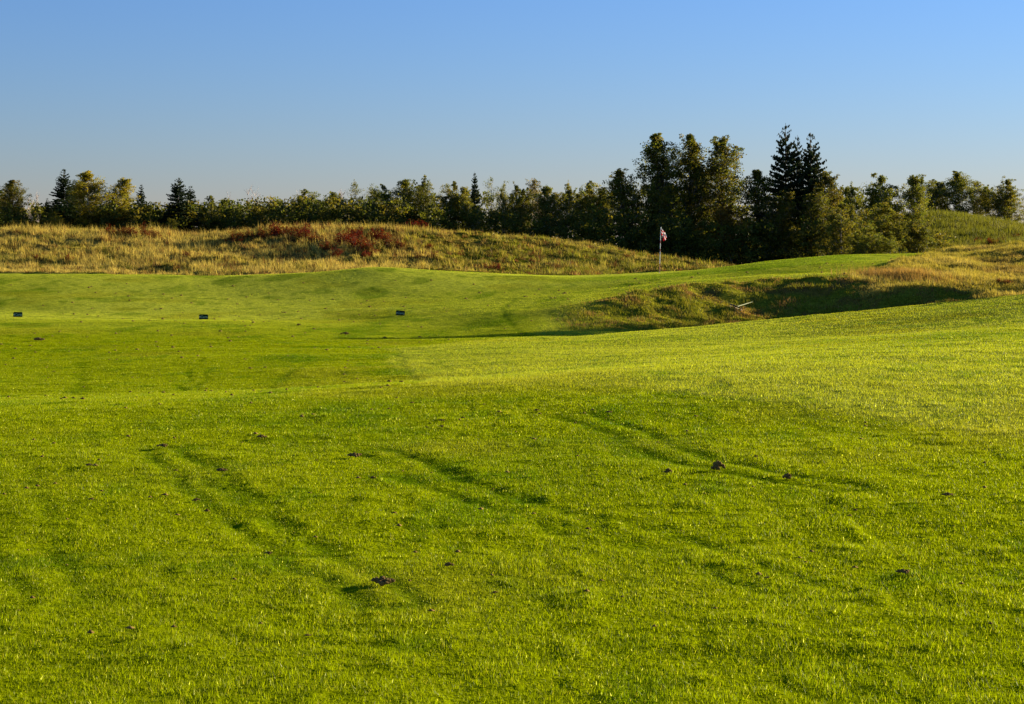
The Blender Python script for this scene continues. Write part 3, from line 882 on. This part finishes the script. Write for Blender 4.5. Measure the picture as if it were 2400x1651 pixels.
for t in TREES:
    kind, px, top, w, d, lab, grp, tint = t[:8]
    base = t[8] if len(t) > 8 else None
    d += {GL: 6, GM: 8, GT: 14, GR: 0}[grp]
    plant(kind, px, top, w * (1.2 if 'spruce' in kind else 1.0 if kind == 'bare' else 1.10 if kind == 'poplar' else 1.32), d, lab, grp, tint or (1, 1, 1), base)

# trees beyond the right edge, seen only through their long shadows
def side_tree(kind, x, y, height, width, label):
    i = CNT.get(kind, 0); CNT[kind] = i + 1
    tr, cr, ht, wd = LIB[kind][i % len(LIB[kind])]
    t = empty(NAMES[kind][0], (x, y, h1(x, y) - .05), i * 1.7); s = height / ht
    t.scale = (width / wd, width / wd, s)
    tag(t, label, NAMES[kind][1], 'trees beyond the right edge that cast the long shadows')
    for nm, m in (('trunk', tr), ('crown', cr)):
        o = bpy.data.objects.new(nm, m); COL.objects.link(o); o.parent = t
side_tree('poplar', 22.7, 62.7, 5.3, 3.9, 'tree out of frame whose long shadow crosses the fairway')
side_tree('bushy', 19.8, 47.0, 2.0, 4.6, 'young tree out of frame shading the slope at the right edge')

# ------------------------------------------------------------------ undergrowth below the trees
def undergrowth():
    rng = np.random.default_rng(77)
    n = 2100
    px = rng.uniform(-250, 2230, n)
    y = np.where(px < 1380, rng.uniform(117, 130, n), rng.uniform(115, 130, n)) - (px > 1700) * 0
    x = (px - 1200) / FPX * y
    g = H(x, y)
    hmax = np.interp(px, [-250, 100, 600, 900, 1300, 1450, 1950, 2050, 2230], [2.0, 2.0, 2.3, 2.5, 2.5, 3.2, 3.2, 1.6, .7])
    cz = g + rng.uniform(.1, 1, n) * hmax
    cen = np.stack([x, y, cz], 1); rad = rng.uniform(.35, .8, n)
    v, f, c = leaf_cards(rng, cen, rad, 44, .20, PAL_POP * .9)
    tag(obj('undergrowth', mesh_np('undergrowth', v, f, M_LEAF, c)), 'dense dark thicket of leaves filling in below the tree line', 'undergrowth', kind='stuff')
    # deeper wood behind, read as one mass
    n = 1500
    px = rng.uniform(-300, 2100, n); y = rng.uniform(134, 148, n); x = (px - 1200) / FPX * y
    g = H(x, y)
    hmax = np.interp(px, [-300, 480, 650, 1000, 1400, 1950, 2100], [2.6, 2.6, 3.0, 4.0, 5.0, 5.2, 3.0])
    cen = np.stack([x, y, g + rng.uniform(.0, 1, n) * hmax], 1)
    v, f, c = leaf_cards(rng, cen, rng.uniform(.4, .8, n), 36, .24, PAL_POP * .9)
    tag(obj('far_wood', mesh_np('far_wood', v, f, M_LEAF, c)), 'dark mass of wood seen through gaps in the tree line', 'wood', kind='stuff')
undergrowth()

# ------------------------------------------------------------------ red shrubs
def shrub_lib(seed, pal):
    rng = np.random.default_rng(seed)
    g = Geo(); cen = []; rad = []
    for i in range(22):
        az = rng.random() * 6.28; el = rng.uniform(.35, 1.4)
        d = np.array((math.cos(az) * math.cos(el), math.sin(az) * math.cos(el), math.sin(el)))
        p, r = limb(rng, (rng.normal(0, .08), rng.normal(0, .08), -.05), d, rng.uniform(.55, 1.0), .012, .004, 4, .15, .1)
        g.add(*tube(p, r, 3))
        for e in (p[-1], p[-2], p[-3]): cen.append(e); rad.append(rng.uniform(.12, .32))
    v, f, c = leaf_cards(rng, np.array(cen), np.array(rad), 22, .065, pal)
    return mesh_np('foliage', v, f, M_RED, c), g.mesh('stems', M_DARKBARK)
PAL_RED = np.array([(.12, .011, .005), (.09, .010, .004), (.15, .026, .006), (.08, .03, .007)])
PAL_DULL = np.array([(.14, .030, .008), (.12, .048, .010), (.17, .055, .010), (.10, .075, .010)])
SH = {'red': [shrub_lib(800 + i, PAL_RED) for i in range(3)], 'dull': [shrub_lib(820 + i, PAL_DULL) for i in range(3)]}
SHR = [ # px, row of foot, width px, kind, label
 (84, 612, 30, 'dull', 'dull rusty shrub low on the bank near the left edge'),
 (102, 604, 24, 'dull', 'small dull rusty shrub right of the one near the left edge'),
 (160, 616, 30, 'red', 'dark red shrub low on the bank, left of the lone bright one'),
 (436, 603, 27, 'red', 'lone bright red shrub in the middle of the straw grass'),
 (402, 622, 26, 'dull', 'faded brown shrub below and left of the lone bright red one'),
 (252, 556, 40, 'dull', 'brown shrub at the foot of the yellow-green birches, leftmost of the row'),
 (282, 556, 40, 'dull', 'brownish red shrub second in the row under the birches'),
 (305, 554, 36, 'red', 'brightest red shrub in the row right of the birches'),
 (340, 557, 42, 'dull', 'rusty shrub fourth in the row right of the birches'),
 (365, 560, 32, 'dull', 'last rusty shrub of the row, left of the double spruce'),
 (545, 568, 44, 'dull', 'greyish brown low shrub at the left end of the dark red belt'),
 (580, 560, 40, 'dull', 'dark wine shrub near the left end of the dark red belt'),
 (614, 560, 46, 'dull', 'dark wine shrub on the crest left of the middle'),
 (645, 554, 50, 'red', 'dark red shrub on the crest under the wide rounded aspen'),
 (672, 552, 44, 'dull', 'dark shrub on the crest below the upright bare stems'),
 (712, 560, 50, 'red', 'red shrub left of the biggest red clump'),
 (735, 574, 40, 'dull', 'dark shrub in the shade just left of the biggest red clump'),
 (768, 588, 46, 'dull', 'dark brown shrub at the lower left of the biggest red clump'),
 (788, 604, 34, 'red', 'crimson shrub at the bottom of the biggest red clump'),
 (806, 574, 56, 'red', 'left upper shrub of the biggest red clump'),
 (832, 562, 52, 'red', 'top shrub of the biggest red clump on the skyline'),
 (836, 586, 60, 'red', 'brightest and largest shrub at the heart of the biggest red clump'),
 (868, 592, 48, 'dull', 'dark shrub at the lower right of the biggest red clump'),
 (884, 566, 52, 'red', 'red shrub right of the biggest clump near the crest'),
 (906, 578, 50, 'dull', 'rust shrub below the crest right of the biggest red clump'),
 (934, 586, 44, 'dull', 'rusty shrub at the right end of the red belt'),
 (856, 606, 30, 'red', 'small crimson shrub at the bank foot below the red belt'),
 (876, 600, 24, 'red', 'tiny crimson shrub right of the one at the bank foot'),
 (1006, 582, 22, 'red', 'small red shrub alone on the green part of the bank'),
 (1018, 604, 22, 'red', 'small red shrub lower on the green part of the bank'),
 (980, 606, 20, 'dull', 'small rusty shrub on the green part of the bank near the fairway'),
 (980, 546, 50, 'red', 'wine red shrub in the shade at the foot of the middle aspens'),
 (1140, 634, 26, 'dull', 'dark shrub at the edge of the fairway in the middle'),
 (1164, 632, 28, 'red', 'dark red shrub at the edge of the fairway left of the green'),
 (1468, 606, 18, 'dull', 'tiny rusty weed on the bank left of the flag'),
 (2292, 578, 30, 'red', 'dark red shrub at the foot of the far mound, left one'),
 (2322, 578, 34, 'red', 'dark red shrub at the foot of the far mound, middle one'),
 (2350, 574, 30, 'dull', 'dull red shrub at the foot of the far mound, right one'),
 (2384, 566, 34, 'red', 'reddish shrub on the skyline beside the right edge'),
 (2340, 666, 26, 'dull', 'rusty weed on the dry knoll near the right edge'),
 (2362, 672, 30, 'dull', 'taller rusty weed on the dry knoll beside the right edge'),
]
for i, (px, row, w, k, lab) in enumerate(SHR):
    dmin = (60 if px < 2200 or row > 600 else 88) if row != 546 else 107
    x, y, z = on_ground(px, row, dmin, 150)
    s = w / FPX * y / 1.35
    t = empty('red_shrub' if k == 'red' else 'rusty_shrub', (x, y, z - .03), i * 1.3)
    t.scale = (s, s, s * (.85 + .3 * ((i * .37) % 1)))
    tag(t, lab, 'shrub', 'red and rusty shrubs on the grassy bank')
    fo, st = SH[k][i % 3]
    a = bpy.data.objects.new('foliage', fo); COL.objects.link(a); a.parent = t
    b = bpy.data.objects.new('stems', st); COL.objects.link(b); b.parent = t

# ------------------------------------------------------------------ plain solid helper
def plain(name, col, rough=.5, spec=.4, metal=0.0):
    m, n, l = new_mat(name)
    out = n.new('ShaderNodeOutputMaterial'); p = n.new('ShaderNodeBsdfPrincipled')
    nz = n.new('ShaderNodeTexNoise'); nz.inputs['Scale'].default_value = 25; nz.inputs['Detail'].default_value = 4
    cr = n.new('ShaderNodeValToRGB')
    cr.color_ramp.elements[0].color = (*[c * .82 for c in col], 1); cr.color_ramp.elements[1].color = (*[min(1, c * 1.1) for c in col], 1)
    l.new(nz.outputs[0], cr.inputs[0]); l.new(cr.outputs[0], p.inputs['Base Color'])
    p.inputs['Roughness'].default_value = rough; p.inputs['Specular IOR Level'].default_value = spec
    p.inputs['Metallic'].default_value = metal
    l.new(p.outputs[0], out.inputs[0])
    return m
M_SIGN = plain('sign_green', (.007, .028, .012), .7, .1)
M_LET = plain('sign_lettering', (.24, .38, .26), .7)
M_ARR = plain('sign_arrow', (.60, .72, .46), .7)
M_WHITE = plain('white_paint', (.62, .62, .60), .5)
M_REDP = plain('red_paint', (.16, .012, .014), .4)
M_RUSTP = plain('faded_red_paint', (.30, .09, .03), .5)
M_STAKE = plain('stake_steel', (.25, .25, .24), .4, .5, .8)
M_FLAGW = leaf_mat('flag_white', .3, .6, .2, tgain=(1, 1, 1))
M_PLAST = plain('black_plastic', (.012, .016, .014), .5)
M_HANDLE = plain('pale_handle', (.32, .36, .18), .8)

import bmesh
def bm_mesh(name, bm, mat):
    me = bpy.data.meshes.new(name); bm.to_mesh(me); bm.free()
    for m in (mat if isinstance(mat, (list, tuple)) else [mat]): me.materials.append(m)
    return me

def prism(outline, y0, y1, bev=0.0):
    """outline in x-z, extruded along y"""
    bm = bmesh.new()
    a = [bm.verts.new((x, y0, z)) for x, z in outline]; b = [bm.verts.new((x, y1, z)) for x, z in outline]
    bm.faces.new(a); bm.faces.new(b[::-1]); n = len(outline)
    for i in range(n): bm.faces.new((a[i], b[i], b[(i + 1) % n], a[(i + 1) % n]))
    bmesh.ops.recalc_face_normals(bm, faces=bm.faces)
    if bev: bmesh.ops.bevel(bm, geom=list(bm.edges), offset=bev, segments=2, affect='EDGES')
    return bm

# ------------------------------------------------------------------ cart signs
def sign_meshes():
    W, Hs, r = .31, .165, .045
    out = [(-W/2, 0), (W/2, 0)]
    for k in range(7):
        t = k / 6 * math.pi / 2; out.append((W/2 - r + r * math.cos(t), Hs - r * .9 + r * .9 * math.sin(t)))
    for k in range(7):
        t = math.pi / 2 + k / 6 * math.pi / 2; out.append((-W/2 + r + r * math.cos(t), Hs - r * .9 + r * .9 * math.sin(t)))
    panel = bm_mesh('panel', prism(out, -.009, .009, .0025), M_SIGN)
    # raised rim
    inn = [(x * .935, .008 + (z) * .90) for x, z in out]
    bm = bmesh.new(); n = len(out)
    A = [bm.verts.new((x, -.0125, z)) for x, z in out]; B = [bm.verts.new((x, -.0125, z)) for x, z in inn]
    A2 = [bm.verts.new((x, -.0088, z)) for x, z in out]; B2 = [bm.verts.new((x, -.0088, z)) for x, z in inn]
    for i in range(n):
        j = (i + 1) % n
        bm.faces.new((A[i], A[j], B[j], B[i])); bm.faces.new((B[i], B[j], B2[j], B2[i])); bm.faces.new((A2[i], A2[j], A[j], A[i]))
    bmesh.ops.recalc_face_normals(bm, faces=bm.faces)
    rim = bm_mesh('rim', bm, M_SIGN)
    cu = bpy.data.curves.new('lettering', 'FONT'); cu.body = 'Carts'; cu.size = .112; cu.extrude = .001; cu.offset = .0022
    cu.align_x = 'CENTER'; cu.align_y = 'CENTER'; cu.space_character = 1.0
    tmp = bpy.data.objects.new('lettering', cu); COL.objects.link(tmp)
    bpy.context.view_layer.update()
    me = bpy.data.meshes.new_from_object(tmp)
    bpy.data.objects.remove(tmp)
    me.transform(Matrix.Translation((.022, -.0105, .078)) @ Matrix.Rotation(math.pi / 2, 4, 'X') @ Matrix.Diagonal((.92, 1, 1, 1)))
    me.materials.clear(); me.materials.append(M_LET); me.name = 'lettering'
    ar = bm_mesh('arrow', prism([(-.142, .078), (-.112, .036), (-.112, .120)], -.0115, -.0085), M_ARR)
    stake = bmesh.new(); bmesh.ops.create_cone(stake, cap_ends=True, segments=8, radius1=.003, radius2=.006, depth=.16)
    st = bm_mesh('stake', stake, M_STAKE)
    return panel, rim, me, ar, st
SIGN = sign_meshes()
def cart_sign(px, row, roll, yaw, label, k=1.0):
    x, y, z = on_ground(px, row, 55, 75)
    t = empty('cart_sign', (x, y, z + .012))
    t.rotation_euler = (0, math.radians(roll), math.radians(yaw)); t.scale = (k, k, k)
    tag(t, label, 'sign', 'green cart direction signs on the fairway')
    for nm, me in zip(('panel', 'rim', 'lettering', 'arrow'), SIGN):
        o = bpy.data.objects.new(nm, me); COL.objects.link(o); o.parent = t
    for sx in (-.09, .09):
        o = bpy.data.objects.new('stake', SIGN[4]); COL.objects.link(o); o.parent = t; o.location = (sx, 0, -.02)
cart_sign(42, 744, 0, -2, 'dark green cart sign near the left edge of the fairway, set level')
cart_sign(477, 749.5, 1.0, 14, 'dark green cart sign in the middle of the three, turned slightly away')
cart_sign(938, 740.5, 4.5, 2, 'dark green cart sign tilted down to the right, rightmost of the three')

# ------------------------------------------------------------------ flagstick
def flagstick():
    x, y, z = on_ground(1545.5, 640, 77, 86)
    m_px = y / FPX
    top = 106.5 * m_px
    lean = math.atan2(3.2, 105)
    t = empty('flagstick', (x, y, z)); t.rotation_euler = (0, lean, 0)
    tag(t, 'white and red striped golf flagstick with a drooping checkered flag', 'flagstick')
    def cyl(name, z0, z1, r, mat, parent):
        bm = bmesh.new(); bmesh.ops.create_cone(bm, cap_ends=True, segments=12, radius1=r, radius2=r * .94, depth=z1 - z0)
        bmesh.ops.translate(bm, verts=bm.verts, vec=(0, 0, (z0 + z1) / 2))
        return obj(name, bm_mesh(name, bm, mat), parent)
    p = cyl('pole', -.1, top, .0175, M_WHITE, t)
    R = lambda a: top * (1 - (a - 175) / (1575. - 175))
    for a, b, m in ((570, 665, M_REDP), (830, 920, M_REDP), (1290, 1560, M_RUSTP)):
        cyl('stripe', R(b), R(a), .0195, m, p)
    bm = bmesh.new(); bmesh.ops.create_uvsphere(bm, u_segments=10, v_segments=6, radius=.024); bmesh.ops.translate(bm, verts=bm.verts, vec=(0, 0, top))
    obj('finial', bm_mesh('finial', bm, M_WHITE), t)
    # drooping checkered cloth
    nu, nv = 25, 21
    V, F, MI = [], [], []
    for j in range(nv):
        for i in range(nu):
            u = i / (nu - 1); v = j / (nv - 1)
            X = .018 + .28 * (u ** .92) * (1 - .28 * v * u)
            Z = top - .01 - .33 * v * (1 - .32 * u) - .40 * u ** 1.12 - .05 * math.sin(u * 7 + v * 2) * u
            if v > .6: X -= (v - .6) * .22 * u
            Y = .045 * math.sin(u * 9.5 + v * 1.2) * min(1, u * 3) + .02 * math.sin(v * 8 + u * 3) * u
            V.append((X, Y, Z))
    for j in range(nv - 1):
        for i in range(nu - 1):
            a = j * nu + i; F.append((a, a + 1, a + nu + 1, a + nu))
            fu = i / (nu - 1); fv = j / (nv - 1); ci = 0 if fu < .3 else (1 if fu < .62 else 2); cj = int(fv > .17) + int(fv > .46) + int(fv > .62)
            MI.append(1 if (ci + cj) % 2 else 0)
    mr = leaf_mat('flag_red', .3, .6, .2, tgain=(1, 1, 1))
    me = mesh_np('flag', V, F, [M_FLAGW, mr], None, True, MI)
    cols = np.ones((len(V), 4), dtype=np.float32)
    for m, c in ((M_FLAGW, (.72, .69, .66, 1)), (mr, (.36, .008, .014, 1))):
        n = m.node_tree.nodes; at = [q for q in n if q.type == 'ATTRIBUTE'][0]
        rgb = n.new('ShaderNodeRGB'); rgb.outputs[0].default_value = c
        for lk in list(at.outputs['Color'].links): m.node_tree.links.new(rgb.outputs[0], lk.to_socket)
    obj('flag', me, t)
    # cup in the green
    bm = bmesh.new(); bmesh.ops.create_cone(bm, cap_ends=False, segments=20, radius1=.054, radius2=.054, depth=.1)
    obj('cup', bm_mesh('cup', bm, M_WHITE), t, (0, 0, -.045))
flagstick()

# ------------------------------------------------------------------ rake lying on the bank of the hollow
def rake():
    def P(px, row): return Vector(on_ground(px, row, 53, 66))
    a = P(1708, 717); b = P(1746, 731); h0 = P(1729, 725); h1_ = P(1764, 714)
    up = Vector((0, 0, .07))
    c = (a + b) / 2
    t = empty('bunker_rake', c)
    tag(t, 'rake with a pale handle and black head lying on the bank of the hollow', 'rake')
    def bar(name, p, q, r, mat, parent, seg=10):
        d = q - p; L = d.length
        bm = bmesh.new(); bmesh.ops.create_cone(bm, cap_ends=True, segments=seg, radius1=r, radius2=r, depth=L)
        M = Matrix.Translation((p + q) / 2 - c) @ d.to_track_quat('Z', 'Y').to_matrix().to_4x4()
        bm.transform(M)
        return obj(name, bm_mesh(name, bm, mat), parent)
    L = (b - a); hd = bar('head', c + up - L * .42, c + up + L * .42, .02, M_PLAST, t)
    for k in range(11):
        p = c + up + L * (.82 * (k / 10 - .5))
        bar('tooth', p, p + Vector((0.01, -.02, -.11)), .008, M_PLAST, hd, 6)
    bar('handle', c + up, h1_ + Vector((0, 0, .09)), .011, M_HANDLE, t)
rake()

# ------------------------------------------------------------------ clods and crumbs
def clod_mesh(seed, n=30):
    rng = np.random.default_rng(seed)
    bm = bmesh.new()
    for i in range(n):
        r = rng.uniform(.09, .18)
        res = bmesh.ops.create_icosphere(bm, subdivisions=1, radius=r)
        rad = min(.5, abs(rng.normal(0, .34))); az = rng.random() * 6.28
        off = Vector((rad * math.cos(az) * 1.25, rad * math.sin(az) * .7, max(0, .34 - rad * .45) * rng.uniform(.1, 1)))
        for v in res['verts']:
            v.co = Vector((v.co.x * rng.uniform(.7, 1.5), v.co.y * rng.uniform(.7, 1.3), v.co.z * rng.uniform(.6, 1.2))) + off
    for i in range(36):          # torn roots and dead blades sticking out
        az = rng.random() * 6.28; rad = rng.uniform(.05, .4); p = Vector((rad * math.cos(az) * 1.2, rad * math.sin(az) * .7, .05))
        d = Vector((rng.normal(0, .2), rng.normal(0, .2), rng.uniform(.1, .35))); w = Vector((rng.uniform(.01, .03), rng.uniform(-.02, .02), 0))
        a_, b_, c_ = bm.verts.new(p - w), bm.verts.new(p + w), bm.verts.new(p + d)
        bm.faces.new((a_, b_, c_))
    return bm_mesh('clod', bm, M_SOIL)
CLODS = [clod_mesh(900 + i) for i in range(4)]
CL = [ # px,row,width px,label
 (898, 1376, 62, 'largest dark clod of soil in the foreground, left of centre'),
 (1683, 1104, 34, 'raised dark clod with a long shadow, right of centre'),
 (1846, 1127, 26, 'rounded clod just right of the raised one'),
 (2220, 1167, 26, 'flat clod near the right edge'),
 (2118, 1350, 34, 'flat brown clod in the lower right foreground'),
 (1052, 1333, 26, 'thin clod above and right of the largest one'),
 (630, 1305, 22, 'small brown clod in the left foreground below the wheel marks'),
 (518, 1109, 26, 'clod in the left foreground among brownish worn turf'),
 (412, 1108, 12, 'small clod left of the one on the worn turf'),
 (460, 1179, 20, 'pale brown clod left at the end of the worn patch'),
 (382, 1052, 28, 'elongated clod where the left wheel marks begin'),
 (612, 1030, 24, 'dark clod among short streaks of shadow, left of centre'),
 (832, 1075, 34, 'long low dark clod above the centre left'),
 (874, 1126, 16, 'small clod below the long low dark one'),
 (1035, 1005, 16, 'small dark clod with a green shadow near the crest'),
 (1034, 990, 14, 'tiny clod just above the small one near the crest'),
 (1085, 984, 12, 'tiny pale brown clod on the crest, centre'),
 (1258, 967, 14, 'small clod on the crest right of centre'),
 (1389, 966, 12, 'left one of two tiny clods on the crest'),
 (1426, 971, 16, 'right one of two tiny clods on the crest'),
 (1772, 1076, 11, 'tiny clod upper right of the raised one'),
 (1566, 1112, 18, 'low dark clod left of the raised one'),
 (1798, 1362, 14, 'small reddish brown clod in the lower foreground right of centre'),
 (208, 1096, 18, 'long low clod in the far left foreground'),
 (214, 1176, 14, 'small low clod at the left below the long one'),
 (1160, 1397, 16, 'small dull clod in the foreground below centre'),
 (1000, 1006, 10, 'tiny crumb of soil left of the small dark one near the crest'),
 (720, 1498, 16, 'small clod at the bottom left foreground'),
 (2005, 1202, 10, 'tiny clod between the flat one at the right edge and the rounded one'),
 (700, 764, 12, 'small dark clod on the fairway between the middle and right signs'),
 (810, 786, 22, 'long dark clod at the tip of the tree shadow'),
 (90, 800, 26, 'thin streak of soil left on the fairway'),
 (126, 873, 7, 'tiny dark lump on the left fairway'),
]
for i, (px, row, w, lab) in enumerate(CL):
    x, y, z = on_ground(px, row, 5.6, 70)
    s = w / FPX * y / 1.3
    o = obj('soil_clod', CLODS[i % 4], None, (x, y, z + .012 + s * .10))
    hgt = (1.5 if 'raised' in lab or 'rounded' in lab else .8)
    o.scale = (s, s, s * hgt); o.rotation_euler = (0, 0, (i * .7) % .8 - .4)
    tag(o, lab, 'clod', 'clods of soil lying on the mown turf')

def crumbs():
    rng = np.random.default_rng(5)
    n = 850
    y = rng.uniform(7, 75, n); x = rng.uniform(-.34, .34, n) * y
    k = (zones(x, y)[3] < .5) & (zones(x, y)[0] < .2) & (zones(x, y)[1] < .2)
    x, y = x[k], y[k]; n = len(x); z = H(x, y)
    s = (.008 + .0007 * y) * rng.uniform(.4, 1.7, n) * .6
    base = np.array([(1, 0, 0), (0, 1, 0), (-1, 0, 0), (0, -1, 0), (0, 0, 1), (0, 0, -.3)], float)
    tri = np.array([(0, 1, 4), (1, 2, 4), (2, 3, 4), (3, 0, 4), (1, 0, 5), (2, 1, 5), (3, 2, 5), (0, 3, 5)])
    V = base[None] * rng.uniform(.6, 1.3, (n, 6, 3)) * s[:, None, None] * np.array((1.6, 1, .9)) + np.stack([x, y, z + .022], 1)[:, None]
    F = tri[None] + (np.arange(n) * 6)[:, None, None]
    tag(obj('soil_crumbs', mesh_np('soil_crumbs', V.reshape(-1, 3), F.reshape(-1, 3), M_SOIL)), 'scattered crumbs of dark soil on the fairway', 'soil', kind='stuff')
crumbs()
